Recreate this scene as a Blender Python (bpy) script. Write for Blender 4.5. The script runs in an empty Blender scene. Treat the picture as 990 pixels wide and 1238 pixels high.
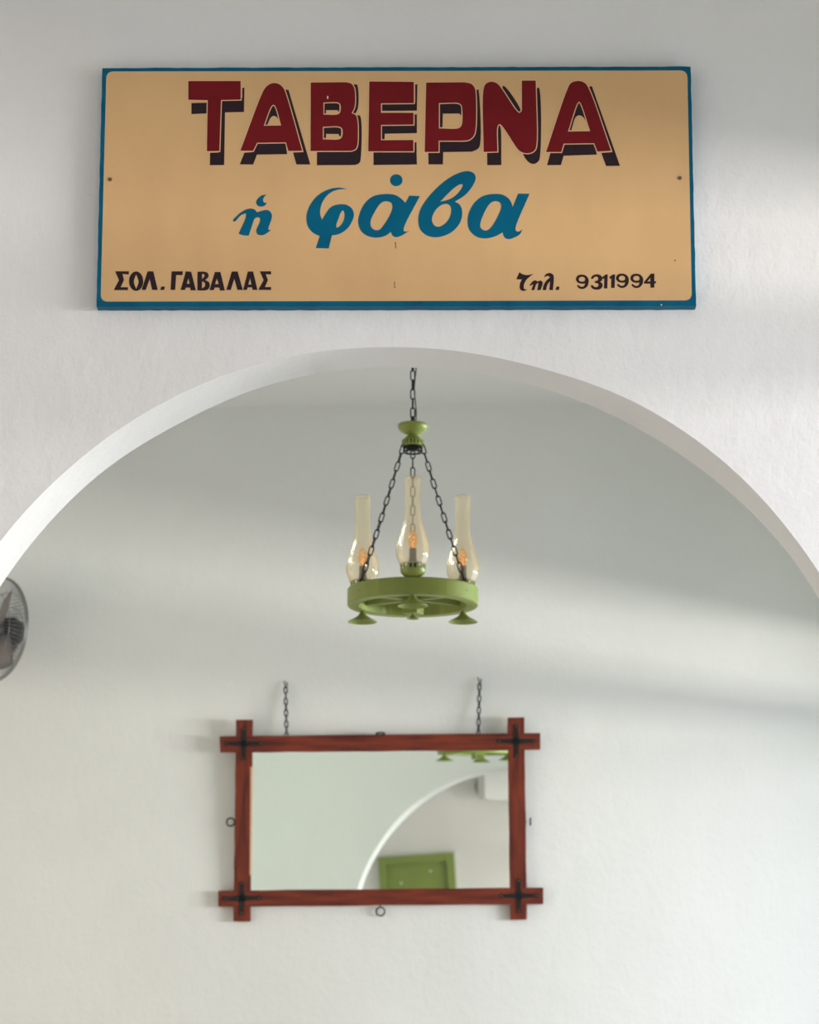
import bpy, bmesh, math, random
import numpy as np
from mathutils import Vector, Matrix
from mathutils.geometry import tessellate_polygon
random.seed(4)
S = bpy.context.scene
COL = S.collection
PI = math.pi

# ------------------------------------------------------------------ camera
FPX = 3506.0                       # focal length in pixels of the 990x1238 frame (85 mm on a 24 mm wide frame)
PITCH = math.atan(.2195)
EYE = Vector((0, 0, 1.5))
cam_d = bpy.data.cameras.new('camera')
cam = bpy.data.objects.new('camera', cam_d); COL.objects.link(cam)
cam.location = EYE
cam.rotation_euler = (PI / 2 + PITCH, 0, 0)
cam_d.sensor_fit = 'HORIZONTAL'; cam_d.sensor_width = 24.0
cam_d.lens = 24.0 * FPX / 990.0
cam_d.clip_end = 200
cam_d.dof.use_dof = True; cam_d.dof.focus_distance = 6.35; cam_d.dof.aperture_fstop = 7.0
S.camera = cam

# ------------------------------------------------------------------ world, light, exposure
w = bpy.data.worlds.new('world'); S.world = w; w.use_nodes = True
wn = w.node_tree.nodes; wn['Background'].inputs[0].default_value = (.76, 1, .85, 1)
wn['Background'].inputs[1].default_value = 1.0
S.view_settings.view_transform = 'Standard'; S.view_settings.look = 'None'
S.view_settings.gamma = 1; S.view_settings.use_curve_mapping = False
S.view_settings.exposure = 0.0

def area(name, loc, rot, sx, sy, power, col):
    d = bpy.data.lights.new(name, 'AREA'); d.shape = 'RECTANGLE'; d.size = sx; d.size_y = sy
    d.energy = power; d.color = col
    o = bpy.data.objects.new(name, d); COL.objects.link(o); o.location = loc; o.rotation_euler = rot
    return o
RX = (0, PI / 2, 0)                # emits towards -X ; local x is vertical, local y runs along Y
# sunlit ground / low wall outside each window: long in Y, low, so window heads cast soft edges going up the walls
area('sunlit_yard_back', (8.6, 7.0, 2.43), RX, .62, 4.6, 740, (1.0, 0.971, 0.878))
area('sunlit_yard_far', (8.6, 13.0, 2.43), RX, .62, 3.6, 930.0, (0.839, 1.0, 0.826))
area('sunlit_yard_front', (5.0, 3.9, 3.17), RX, .40, 3.0, 275.0, (1.0, 0.935, 0.89))
# daylight falling in through the window openings, aimed a little down like skylight
def RD(deg): return (0, PI / 2 - math.radians(deg), 0)
area('daylight_back', (2.85, 9.9, 2.2), RD(30), 2.4, 2.6, 55.5, (0.649, 0.708, 1.0))
area('daylight_front', (2.45, 4.3, 2.1), RD(30), 2.3, 2.6, 36.0, (0.62, 0.67, 1.0))
area('daylight_front_rear', (2.45, -2.0, 2.1), RD(25), 2.0, 3.4, 98.0, (1.0, 0.9, 0.88))
area('added_fill_back_left', (-3.5, 9.6, 2.2), (0, -PI/2, 0), 2.3, 2.4, 21.6, (1.0, 0.417, 0.208))  # added warm fill for the back room, not daylight; set behind an added opening

# ------------------------------------------------------------------ measuring helpers
def ray(px, py):
    a, b = (px - 495) / FPX, (619 - py) / FPX
    return Vector((a, math.cos(PITCH) - b * math.sin(PITCH), math.sin(PITCH) + b * math.cos(PITCH)))
def at(px, py, Y):
    d = ray(px, py); return EYE + d * (Y / d.y)
def zat(py, Y): return at(495, py, Y).z

PSI = math.radians(3.4)            # the back wall is turned a little against the arch wall
TAU = math.radians(2.9)            # the mirror leans forward on its chains
NW = Vector((math.sin(PSI), math.cos(PSI), 0)); DW = 12.05 * math.cos(PSI)
def wall_pt(px, py, off=0.0):
    d = ray(px, py); return EYE + d * ((DW - off - EYE.dot(NW)) / d.dot(NW))

# ------------------------------------------------------------------ materials
def mat(name, base, rough=.6, metal=0, spec=.5, noise=None, bump=None, coat=0):
    m = bpy.data.materials.new(name); m.use_nodes = True
    nt = m.node_tree; N = nt.nodes; L = nt.links; b = N['Principled BSDF']
    b.inputs['Base Color'].default_value = (*base, 1); b.inputs['Roughness'].default_value = rough
    b.inputs['Metallic'].default_value = metal; b.inputs['Specular IOR Level'].default_value = spec
    b.inputs['Coat Weight'].default_value = coat
    tc = N.new('ShaderNodeTexCoord'); mp = N.new('ShaderNodeMapping'); L.new(tc.outputs['Object'], mp.inputs[0])
    if noise:
        col2, scale, lo, hi, stretch = noise
        mp.inputs['Scale'].default_value = stretch
        t = N.new('ShaderNodeTexNoise'); t.inputs['Scale'].default_value = scale; t.inputs['Detail'].default_value = 6
        L.new(mp.outputs[0], t.inputs[0])
        r = N.new('ShaderNodeValToRGB'); r.color_ramp.elements[0].position = lo; r.color_ramp.elements[1].position = hi
        r.color_ramp.elements[0].color = (*base, 1); r.color_ramp.elements[1].color = (*col2, 1)
        L.new(t.outputs['Fac'], r.inputs[0]); L.new(r.outputs[0], b.inputs['Base Color'])
    if bump:
        prev = None
        for sc, st, dist, stretch in bump:
            m2 = N.new('ShaderNodeMapping'); m2.inputs['Scale'].default_value = stretch
            L.new(tc.outputs['Object'], m2.inputs[0])
            t = N.new('ShaderNodeTexNoise'); t.inputs['Scale'].default_value = sc; t.inputs['Detail'].default_value = 5
            t.inputs['Roughness'].default_value = .6
            L.new(m2.outputs[0], t.inputs[0])
            bp = N.new('ShaderNodeBump'); bp.inputs['Strength'].default_value = st; bp.inputs['Distance'].default_value = dist
            L.new(t.outputs['Fac'], bp.inputs['Height'])
            if prev: L.new(prev.outputs[0], bp.inputs['Normal'])
            prev = bp
        L.new(prev.outputs[0], b.inputs['Normal'])
    return m
PB = [(3.5, .35, .02, (1, 1, 1)), (34, .28, .005, (1, 1, .6)), (115, .36, .0018, (1, 1, 1))]
M = {}
M['plaster'] = mat('white_plaster', (.80, .79, .785), .85, spec=.25, noise=((.765, .755, .75), 2.2, .35, .7, (1, 1, 1)), bump=PB)
M['plaster_back'] = mat('white_plaster_back', (.79, .80, .775), .85, spec=.25, noise=((.755, .765, .745), 1.8, .35, .7, (1, 1, 1)), bump=PB[:2])
M['ceiling'] = mat('ceiling_paint', (.78, .785, .765), .9, spec=.2, bump=PB[:1])
M['floor'] = mat('floor_stone', (.62, .56, .50), .5, noise=((.55, .49, .43), 3, .3, .7, (1, 1, 1)), bump=PB[:1])
M['field'] = mat('sign_tan_paint', (.665, .415, .20), .5, spec=.2, noise=((.62, .385, .185), 9, .4, .75, (1, 1, .35)),
                 bump=[(60, .12, .001, (1, 1, .15)), (9, .25, .004, (1, 1, 1))])
M['key'] = mat('sign_keyline_paint', (.72, .46, .27), .5, spec=.2)
M['red'] = mat('sign_red_paint', (.170, .008, .012), .5, spec=.12, noise=((.145, .007, .010), 14, .4, .7, (1, 1, 1)))
M['black'] = mat('sign_black_paint', (.026, .014, .019), .5, spec=.12)
M['blue'] = mat('sign_blue_paint', (.0, .112, .205), .5, spec=.1, noise=((.0, .095, .185), 12, .4, .7, (1, 1, 1)))
M['edge'] = mat('sign_blue_edge_paint', (.0, .112, .20), .5, spec=.12, noise=((.0, .08, .155), 18, .35, .7, (1, 1, 1)),
                bump=[(40, .35, .003, (1, 1, 1))])
M['mark'] = mat('brown_marks', (.20, .12, .06), .7)
M['chip'] = mat('paint_chip', (.80, .62, .45), .6)
M['screw'] = mat('dull_screw_metal', (.16, .12, .08), .45, metal=.7)
M['green'] = mat('green_paint', (.245, .288, .066), .4, spec=.35, noise=((.22, .265, .060), 25, .35, .7, (1, 1, 1)),
                 bump=[(60, .12, .001, (1, 1, 1))])
M['iron'] = mat('black_iron', (.018, .019, .02), .45, metal=.5, spec=.5)
M['socket'] = mat('black_socket_plastic', (.02, .02, .026), .35)
M['cord'] = mat('black_cord_rubber', (.03, .035, .032), .6)
M['steel'] = mat('grey_steel', (.30, .31, .30), .35, metal=.9)
M['dark'] = mat('fan_dark_plastic', (.035, .03, .038), .5)
M['blade'] = mat('fan_blade_grey', (.52, .47, .46), .4, metal=.2)
M['brown'] = mat('fan_bracket_brown', (.10, .07, .06), .5)
M['door_green'] = mat('door_green_paint', (.235, .31, .075), .45, noise=((.215, .285, .07), 6, .4, .7, (1, 1, .3)))
M['white_paint'] = mat('white_trim_paint', (.78, .78, .75), .5)
M['ac'] = mat('white_appliance_plastic', (.76, .76, .76), .4)
M['wood_h'] = mat('red_brown_wood_rail', (.205, .038, .019), .45, spec=.25, noise=((.085, .018, .013), 5, .38, .68, (1.0, 9, 9)),
                  bump=[(6, .3, .002, (1.0, 9, 9))])
M['wood_v'] = mat('red_brown_wood_stile', (.205, .038, .019), .45, spec=.25, noise=((.085, .018, .013), 5, .38, .68, (9, 1.0, 9)),
                  bump=[(6, .3, .002, (9, 1.0, 9))])
M['raw'] = mat('bare_wood_edge', (.62, .36, .22), .6)
M['mirror'] = mat('silvered_glass', (.93, .975, .92), .0, metal=1)

def glass(name, tint, gl, rough, diff, body, flat):
    m = bpy.data.materials.new(name); m.use_nodes = True
    nt = m.node_tree; N = nt.nodes; L = nt.links
    N.remove(N['Principled BSDF'])
    out = N['Material Output']
    tr = N.new('ShaderNodeBsdfTransparent'); tr.inputs[0].default_value = (*tint, 1)
    g = N.new('ShaderNodeBsdfGlossy'); g.inputs['Color'].default_value = (1, .97, .9, 1); g.inputs['Roughness'].default_value = rough
    d = N.new('ShaderNodeBsdfTranslucent'); d.inputs[0].default_value = (*diff, 1)
    fr = N.new('ShaderNodeFresnel'); fr.inputs[0].default_value = gl
    tc = N.new('ShaderNodeTexCoord'); t = N.new('ShaderNodeTexNoise'); t.inputs['Scale'].default_value = 70
    L.new(tc.outputs['Object'], t.inputs[0])
    bp = N.new('ShaderNodeBump'); bp.inputs['Strength'].default_value = .25; bp.inputs['Distance'].default_value = .002
    L.new(t.outputs['Fac'], bp.inputs['Height'])
    L.new(bp.outputs[0], g.inputs['Normal']); L.new(bp.outputs[0], fr.inputs['Normal'])
    m1 = N.new('ShaderNodeMixShader'); m1.inputs[0].default_value = body
    df = N.new('ShaderNodeBsdfDiffuse'); df.inputs[0].default_value = (*diff, 1); m0 = N.new('ShaderNodeMixShader')
    L.new(df.outputs[0], m0.inputs[1]); L.new(d.outputs[0], m0.inputs[2])
    L.new(tr.outputs[0], m1.inputs[1]); L.new(m0.outputs[0], m1.inputs[2])
    m2 = N.new('ShaderNodeMixShader')
    mm = N.new('ShaderNodeMath'); mm.operation = 'MULTIPLY_ADD'; mm.inputs[1].default_value = .55; mm.inputs[2].default_value = flat; mm.use_clamp = True
    L.new(fr.outputs[0], mm.inputs[0]); L.new(mm.outputs[0], m2.inputs[0]); L.new(m1.outputs[0], m2.inputs[1]); L.new(g.outputs[0], m2.inputs[2])
    L.new(m2.outputs[0], out.inputs[0])
    return m
M['chimney'] = glass('amber_chimney_glass', (1.0, .972, .90), 1.45, .11, (1, .86, .64), .27, .045)
M['bulb'] = glass('amber_bulb_glass', (1.0, .84, .58), 1.4, .08, (1, .62, .28), .25, .03)

# ------------------------------------------------------------------ mesh helpers
def link(name, me, m, parent=None, smooth=False):
    o = bpy.data.objects.new(name, me); COL.objects.link(o)
    if m is not None and not me.materials: me.materials.append(m)
    if parent: o.parent = parent
    if smooth:
        for p in me.polygons: p.use_smooth = True
    return o
def obj(name, bm, m, parent=None, smooth=False, auto=None):
    bmesh.ops.recalc_face_normals(bm, faces=bm.faces)
    me = bpy.data.meshes.new(name); bm.to_mesh(me); bm.free()
    o = link(name, me, m, parent, smooth)
    if auto is not None:
        for p in me.polygons: p.use_smooth = True
        try: me.set_sharp_from_angle(angle=math.radians(auto))
        except Exception: pass
    return o
def tag(o, label=None, cat=None, group=None, kind=None):
    if label: o['label'] = label
    if cat: o['category'] = cat
    if group: o['group'] = group
    if kind: o['kind'] = kind
    return o
def empty(name, mtx=None):
    o = bpy.data.objects.new(name, None); COL.objects.link(o); o.empty_display_size = .05
    if mtx is not None: o.matrix_world = mtx
    return o
def box(bm, lo, hi, mtx=None, bev=0):
    x0, y0, z0 = lo; x1, y1, z1 = hi
    r = bmesh.ops.create_cube(bm, size=1)
    vs = r['verts']
    for v in vs:
        v.co = Vector((x0 + (v.co.x + .5) * (x1 - x0), y0 + (v.co.y + .5) * (y1 - y0), z0 + (v.co.z + .5) * (z1 - z0)))
    if bev:
        es = list({e for v in vs for e in v.link_edges})
        rr = bmesh.ops.bevel(bm, geom=es, offset=bev, segments=2, affect='EDGES', profile=.5)
        vs = list({v for f in rr['faces'] for v in f.verts} | {v for v in vs if v.is_valid})
    if mtx is not None:
        for v in vs: v.co = mtx @ v.co
    return vs
def lathe(bm, prof, seg=40, c=(0, 0, 0), close=False):
    rings = []
    for r, z in prof:
        if r < 1e-6: rings.append([bm.verts.new((c[0], c[1], c[2] + z))])
        else: rings.append([bm.verts.new((c[0] + r * math.cos(2 * PI * i / seg), c[1] + r * math.sin(2 * PI * i / seg), c[2] + z)) for i in range(seg)])
    pairs = list(zip(rings, rings[1:]))
    if close: pairs.append((rings[-1], rings[0]))
    for a, b in pairs:
        for i in range(seg):
            j = (i + 1) % seg
            if len(a) == 1 and len(b) == 1: continue
            if len(a) == 1: bm.faces.new((a[0], b[i], b[j]))
            elif len(b) == 1: bm.faces.new((a[i], a[j], b[0]))
            else: bm.faces.new((a[i], a[j], b[j], b[i]))
def tube(bm, pts, r, seg=8, closed=False):
    pts = [Vector(p) for p in pts]; n = len(pts); rings = []
    prevN = None
    for i, p in enumerate(pts):
        if closed: t = pts[(i + 1) % n] - pts[i - 1]
        else: t = pts[min(i + 1, n - 1)] - pts[max(i - 1, 0)]
        t.normalize()
        if prevN is None:
            a = Vector((0, 0, 1)) if abs(t.z) < .9 else Vector((1, 0, 0))
            nn = t.cross(a).normalized()
        else: nn = (prevN - t * prevN.dot(t)).normalized()
        prevN = nn; bb = t.cross(nn)
        rr = r[i] if isinstance(r, (list, tuple)) else r
        rings.append([bm.verts.new(p + nn * rr * math.cos(2 * PI * k / seg) + bb * rr * math.sin(2 * PI * k / seg)) for k in range(seg)])
    m = n if closed else n - 1
    for i in range(m):
        a, b = rings[i], rings[(i + 1) % n]
        # best alignment is good enough: frames are transported
        sh = 0
        if closed and i == n - 1:
            sh = min(range(seg), key=lambda s: (a[0].co - b[s].co).length)
        for k in range(seg):
            bm.faces.new((a[k], a[(k + 1) % seg], b[(k + 1 + sh) % seg], b[(k + sh) % seg]))
    if not closed: bm.faces.new(rings[0]); bm.faces.new(rings[-1][::-1])

# ------------------------------------------------------------------ the setting
def slab(name, lo, hi, m, mtx=None):
    bm = bmesh.new(); box(bm, lo, hi, mtx)
    return tag(obj(name, bm, m), kind='structure')
XL, YR, ZF = -3.2, -5.0, 4.4      # left wall, rear wall, front ceiling
slab('floor', (-3.6, -5.4, -.12), (3.2, 13.2, 0), M['floor'])
XRF, XRB = 2.2, 2.6
ZB = zat(490, 12.05)              # ceiling of the back room
# arch wall: near outline at Y=6, far outline at Y=6.25, both hand-plastered near-circles
YA, YB_ = 6.0, 6.25
def arch_pts(px, Y, R0, c):
    q = [at(x, y, Y) for x, y in px]
    an = [(math.atan2(p.z - c[1], p.x - c[0]), math.hypot(p.x - c[0], p.z - c[1])) for p in q]
    an.sort(); A = [a for a, _ in an]; Rr = [r for _, r in an]
    # residual against the circle, faded out towards the springing
    A = [0.0] + [max(0.05, A[0] - .35)] + A + [min(PI - .05, A[-1] + .35)] + [PI]
    Rr = [R0, R0] + Rr + [R0, R0]
    n = 110; th = np.linspace(0, PI, n); rr = np.interp(th, A, Rr)
    k = np.hanning(13); k /= k.sum(); rr = np.convolve(np.pad(rr, 6, mode='edge'), k, mode='valid')
    return [(c[0] + r * math.cos(t), c[1] + r * math.sin(t)) for t, r in zip(th, rr)]
F = [(0,655),(103,550),(170,502),(330,435),(463,420),(530,422),(660,448),(756,480),(814,513),(892,573),(950,637),(990,693)]
B = [(0,710),(57,635),(127,567),(213,515),(330,463),(410,448),(490,444),(530,447),(660,470),(737,501),(834,558),(911,622),(970,691),(990,726)]
fa = arch_pts(F, YA, 1.044, (-.0225, 2.138)); ba = arch_pts(B, YB_, 1.044, (-.0104, 2.158))
def wall_arch():
    bm = bmesh.new()
    loops = []
    for pts, Y in ((fa, YA), (ba, YB_)):
        v = [bm.verts.new((pts[0][0], Y, 0))] + [bm.verts.new((x, Y, z)) for x, z in pts] + [bm.verts.new((pts[-1][0], Y, 0))]
        o = [bm.verts.new(p) for p in ((-3.5, Y, 0), (-3.5, Y, 4.9), (2.9, Y, 4.9), (2.9, Y, 0))]
        loops.append((v, o))
        f = bm.faces.new(v + o)
    (v0, o0), (v1, o1) = loops
    inner = []
    for a in range(len(v0) - 1):
        inner.append(bm.faces.new((v0[a], v1[a], v1[a + 1], v0[a + 1])))
    for a in range(3): bm.faces.new((o0[a], o0[a + 1], o1[a + 1], o1[a]))
    bm.faces.new((v0[-1], v1[-1], o1[0], o0[0])); bm.faces.new((o0[3], o1[3], v1[0], v0[0]))
    es = [e for e in bm.edges if (e.verts[0] in v0 and e.verts[1] in v0) or (e.verts[0] in v1 and e.verts[1] in v1)]
    bmesh.ops.bevel(bm, geom=es, offset=.006, segments=3, affect='EDGES', profile=.5)
    bmesh.ops.triangulate(bm, faces=[f for f in bm.faces if len(f.verts) > 4])
    return tag(obj('wall_arch', bm, M['plaster'], auto=40), kind='structure')
wall_arch()

slab('wall_rear', (XL - .2, YR - .2, 0), (XRF + .2, YR, 4.9), M['plaster'])
slab('ceiling', (-3.4, -5.2, ZF), (XRF + .2, YA, ZF + .1), M['ceiling'])
slab('ceiling_back', (-3.4, YB_, ZB), (3.0, 12.6, ZB + .1), M['ceiling'])
def pierced(name, X, th, y0, y1, z1, wins, m):
    """a side wall with window openings (ya, yb, za, zb)"""
    bm = bmesh.new(); y = y0
    for ya, yb, za, zb in wins:
        box(bm, (X, y, 0), (X + th, ya, z1)); box(bm, (X, ya, 0), (X + th, yb, za)); box(bm, (X, ya, zb), (X + th, yb, z1)); y = yb
    box(bm, (X, y, 0), (X + th, y1, z1))
    return tag(obj(name, bm, m), kind='structure')
HB, HF = 3.485, 3.45               # window heads
pierced('wall_right', XRF, .12, -5.2, YA, 4.9, [(-3.9, -.2, .9, 3.0), (3.0, 5.8, .9, HF)], M['plaster'])
pierced('wall_left', XL - .2, .2, -5.2, 13.0, 4.9, [(8.4, 10.8, .9, 3.2)], M['plaster'])  # unseen opening, added to let the warm fill lamp in
pierced('wall_right_back', XRB, .12, YB_, 12.6, 4.9, [(8.5, 11.35, .9, HB)], M['plaster_back'])
bm = bmesh.new()
mw = Matrix.Translation(Vector((0, 12.05, 0))) @ Matrix.Rotation(-PSI, 4, 'Z')
box(bm, (-3.6, 0, 0), (3.2, .2, 4.9), mw)
tag(obj('wall_back', bm, M['plaster_back']), kind='structure')
def window(name, X, ya, yb, za, zb, bar):
    bm = bmesh.new(); t = .05
    box(bm, (X + .03, ya, za), (X + .09, ya + t, zb)); box(bm, (X + .03, yb - t, za), (X + .09, yb, zb))
    box(bm, (X + .03, ya, za), (X + .09, yb, za + t)); box(bm, (X + .03, ya, zb - .02), (X + .09, yb, zb))
    o = tag(obj(name, bm, M['white_paint']), kind='structure')
    bm = bmesh.new(); box(bm, (X + .03, ya, bar[0]), (X + .09, yb, bar[1])); obj('transom_bar', bm, M['white_paint'], o)
window('window_1', XRB, 8.5, 11.35, .9, HB, (3.095, 3.208))
window('window_2', XRF, 3.0, 5.8, .9, HF, (3.15, 3.21))
window('added_window_left', XL - .16, 8.4, 10.8, .9, 3.2, (2.6, 2.68))  # unseen window frame, added around the fill lamp's opening
window('window_3', XRF, -3.9, -.2, .9, 3.0, (2.5, 2.58))

# ------------------------------------------------------------------ the sign
YS = 5.968                          # face of the board, 3 cm in front of the plaster
sc = at(480, 228, YS)
sign = tag(empty('sign_board', Matrix.Translation(sc)),
           'hand-painted tan tavern sign with blue border, red and blue Greek lettering, above the arch', 'sign')
def sp(px, py, off=0.0):            # picture point on the board's face, in the sign's own frame (x right, z up)
    v = at(px, py, YS) - sc; return (v.x, v.z)
def smooth(loop, n=6):
    """Catmull-Rom through the points; a third value marks a corner"""
    P = [(p[0], p[1]) for p in loop]; Cn = [len(p) > 2 for p in loop]; N_ = len(P); out = []
    for i in range(N_):
        p1, p2 = P[i], P[(i + 1) % N_]; c1, c2 = Cn[i], Cn[(i + 1) % N_]
        if c1 and c2: out.append(p1); continue
        p0 = p1 if c1 else P[i - 1]; p3 = p2 if c2 else P[(i + 2) % N_]
        d01 = math.dist(p0, p1) ** .5; d12 = math.dist(p1, p2) ** .5; d23 = math.dist(p2, p3) ** .5
        for k in range(n):
            t = k / n; q = []
            for a in (0, 1):
                m1 = p2[a] - p1[a] if d01 < 1e-4 else (p1[a]-p0[a])/d01 - (p2[a]-p0[a])/(d01+d12) + (p2[a]-p1[a])/d12
                m1 = m1 * (1 if d01 < 1e-4 else d12)
                m2 = p2[a] - p1[a] if d23 < 1e-4 else ((p2[a]-p1[a])/d12 - (p3[a]-p1[a])/(d12+d23) + (p3[a]-p2[a])/d23) * d12
                q.append((2*t**3-3*t*t+1)*p1[a] + (t**3-2*t*t+t)*m1 + (3*t*t-2*t**3)*p2[a] + (t**3-t*t)*m2)
            out.append(tuple(q))
    return out
def offset(loop, d):
    A = sum(loop[i-1][0]*loop[i][1] - loop[i][0]*loop[i-1][1] for i in range(len(loop)))
    s = 1 if A > 0 else -1; out = []; n = len(loop)
    for i in range(n):
        a, b, c = Vector(loop[i-1]), Vector(loop[i]), Vector(loop[(i+1) % n])
        if (b-a).length < 1e-6 or (c-b).length < 1e-6: continue
        u = (b-a).normalized(); v = (c-b).normalized()
        n1 = Vector((u.y, -u.x)) * s; n2 = Vector((v.y, -v.x)) * s
        m = n1 + n2
        if m.length < .3: m = n1
        m = m.normalized(); k = d / max(.5, m.dot(n1))
        q = b + m * k; out.append((q.x, q.y))
    return out
def paint(name, shapes, lift, m, parent, thick=.00012):
    """shapes: list of (outer, [holes]) already in sign coordinates -> thin raised paint"""
    bm = bmesh.new()
    for outer, holes in shapes:
        loops = [outer] + holes
        tris = tessellate_polygon([[Vector((x, z, 0)) for x, z in lp] for lp in loops])
        flat = [q for lp in loops for q in lp]
        vf = [bm.verts.new((x, -lift - thick, z)) for x, z in flat]
        vb = [bm.verts.new((x, -lift, z)) for x, z in flat]
        for t in tris:
            try: bm.faces.new([vf[i] for i in t])
            except ValueError: pass
        k = 0
        for lp in loops:
            n = len(lp)
            for i in range(n):
                try: bm.faces.new((vf[k+i], vf[k+(i+1) % n], vb[k+(i+1) % n], vb[k+i]))
                except ValueError: pass
            k += n
    o = obj(name, bm, m, parent)
    return o
def conv(lp, o, s): return [sp(o[0] + x / s, o[1] + y / s) for x, y in lp]
c = 1
# the board: blue painted block, its front narrower at the top as the photograph shows
q = [(123.6, 82.2), (834.8, 80.4), (841.6, 369.8), (116.6, 370.6)]
bm = bmesh.new()
# slightly worn outline
out = []
for a in range(4):
    x0, y0 = q[a]; x1, y1 = q[(a+1) % 4]; L_ = math.dist((x0, y0), (x1, y1)); n = int(L_ / 9)
    for k in range(n):
        t = k / n; j = 0 if k == 0 else random.uniform(-.28, .28)
        nx, ny = (y1-y0)/L_, -(x1-x0)/L_
        out.append((x0 + (x1-x0)*t + nx*j, y0 + (y1-y0)*t + ny*j))
fr = [bm.verts.new((sp(x, y)[0], 0, sp(x, y)[1])) for x, y in out]
bk = [bm.verts.new((v.co.x, .030, v.co.z)) for v in fr]
bm.faces.new(fr); bm.faces.new(bk[::-1])
for i in range(len(fr)):
    j = (i+1) % len(fr); bm.faces.new((fr[i], bk[i], bk[j], fr[j]))
es = [e for e in bm.edges if e.verts[0] in fr and e.verts[1] in fr]
bmesh.ops.bevel(bm, geom=es, offset=.0015, segments=2, affect='EDGES')
obj('board', bm, M['edge'], sign)
def rounded(q, r, n=6):
    res = []
    for a in range(4):
        p, b, nx = Vector(q[a-1]), Vector(q[a]), Vector(q[(a+1) % 4])
        s_ = b + (p-b).normalized()*r; e_ = b + (nx-b).normalized()*r
        for k in range(n+1):
            t = k/n; v = s_*(1-t)**2 + b*2*t*(1-t) + e_*t*t; res.append((v.x, v.y))
    return res
paint('painted_field', [([sp(*p) for p in rounded([(128.6, 86.4), (830.8, 85.2), (836.3, 363.2), (121.6, 364.6)], 9)], [])], .0001, M['field'], sign)

RED = {
 'T': ((220, 90), [[(75,80,c),(703,80,c),(703,303,c),(468,308,c),(448,918,c),(298,920,c),(308,310,c),(75,305,c)]],
   [[(722,165,c),(748,158,c),(742,450,c),(515,455,c),(505,1085,c),(333,1087,c),(336,938,c),(440,935,c),(440,280,c),(722,280,c)],
    [(113,343,c),(330,338,c),(330,466,c),(113,475,c)]]),
 'A': ((280, 90), [[(105,915,c),(355,250),(400,165),(450,120),(510,104),(570,118),(620,165),(650,235),(845,915,c),(680,918,c),(650,815,c),(305,820,c),(258,915,c)],
   [(385,615,c),(475,385),(500,365),(525,385),(592,612,c)]],
   [[(650,178,c),(682,190,c),(942,1078,c),(775,1078,c),(735,935,c),(860,930,c),(640,250,c)],
    [(290,800,c),(640,800,c),(665,955,c),(303,960,c),(258,1078,c),(98,1077,c),(152,938,c),(250,930,c)],
    [(475,365,c),(528,365,c),(555,532,c),(530,505),(500,497),(465,522),(428,603,c),(400,603,c)]]),
 'B': ((365, 90), [[(105,98,c),(530,94,c),(590,112),(622,155),(635,220),(630,390),(595,465,c),(645,490),(665,560),(670,700),(662,850),(640,895),(590,916,c),(103,918,c)],
   [(258,338,c),(430,337),(458,358),(458,450),(430,478),(258,482,c)],
   [(250,628,c),(450,628),(483,655),(480,745),(450,775),(250,778,c)]],
   [[(632,120,c),(658,122),(675,200),(670,400),(642,466,c),(600,460,c),(610,120,c)],
    [(655,490,c),(690,492),(710,560),(703,1010),(690,1055),(650,1080),(600,1085,c),(180,1087,c),(180,930,c),(600,900,c)],
    [(262,345,c),(450,345,c),(447,442,c),(430,445,c),(430,428,c),(288,428,c),(288,468,c),(262,468,c)],
    [(258,640,c),(450,638),(468,660),(464,742,c),(446,738,c),(440,714,c),(290,712,c),(288,762,c),(258,760,c)]]),
 'E': ((430, 90), [[(163,85,c),(695,90,c),(695,345,c),(303,348,c),(303,460,c),(692,460,c),(692,602,c),(303,606,c),(303,788,c),(690,785,c),(690,922,c),(150,922,c)]],
   [[(712,120,c),(738,118,c),(732,434,c),(315,437,c),(315,340,c),(712,340,c)],
    [(705,478,c),(732,478,c),(732,703,c),(348,710,c),(345,777,c),(310,780,c),(310,595,c),(705,595,c)],
    [(705,815,c),(727,812,c),(732,1078,c),(213,1085,c),(213,910,c),(705,910,c)]]),
 'R': ((500, 90), [[(150,98,c),(610,95,c),(690,115),(730,160),(743,230),(740,660),(715,740),(660,785),(580,795,c),(300,795,c),(300,928,c),(132,930,c)],
   [(303,345,c),(535,345),(572,370),(583,430),(577,600),(545,642),(303,648,c)]],
   [[(752,185,c),(777,180,c),(790,300),(795,840),(770,890),(700,925,c),(355,930,c),(350,1077,c),(178,1077,c),(175,930,c),(290,920,c),(290,780,c),(690,770,c)],
    [(312,352,c),(550,352),(570,385),(567,492,c),(545,468,c),(350,470,c),(345,632,c),(312,634,c)]]),
 'N': ((570, 90), [[(145,930,c),(142,190),(170,115),(235,88),(300,105),(352,160),(545,442),(575,460),(602,435,c),(602,75,c),(768,75,c),(775,860),(752,912),(705,940),(640,943),(580,920),(540,880,c),(360,612),(335,596),(312,620),(310,925,c)]],
   [[(368,150),(388,138),(588,430),(577,455),(553,448,c)],
    [(783,170),(798,158),(812,170),(820,980),(800,1040),(745,1072),(690,1055),(640,1000),(612,945,c),(700,930,c),(770,850,c)],
    [(318,625),(332,612),(345,625),(357,1085,c),(188,1087,c),(186,920,c),(318,915,c)]]),
 'A2': ((655, 90), [[(50,930,c),(315,155),(350,103),(430,79),(500,95),(548,145),(828,915,c),(665,925,c),(625,825,c),(262,830,c),(232,930,c)],
   [(313,684,c),(425,348),(445,328),(465,348),(577,680,c)]],
   [[(570,148,c),(598,140,c),(935,1095,c),(768,1097,c),(712,940,c),(845,930,c),(560,200,c)],
    [(250,815,c),(620,815,c),(660,960,c),(262,974,c),(228,1085,c),(62,1087,c),(102,940,c),(225,930,c)],
    [(425,335,c),(465,335,c),(524,558,c),(490,507),(445,490),(405,512),(352,670,c),(322,670,c)]]),
}
first = {}
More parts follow.
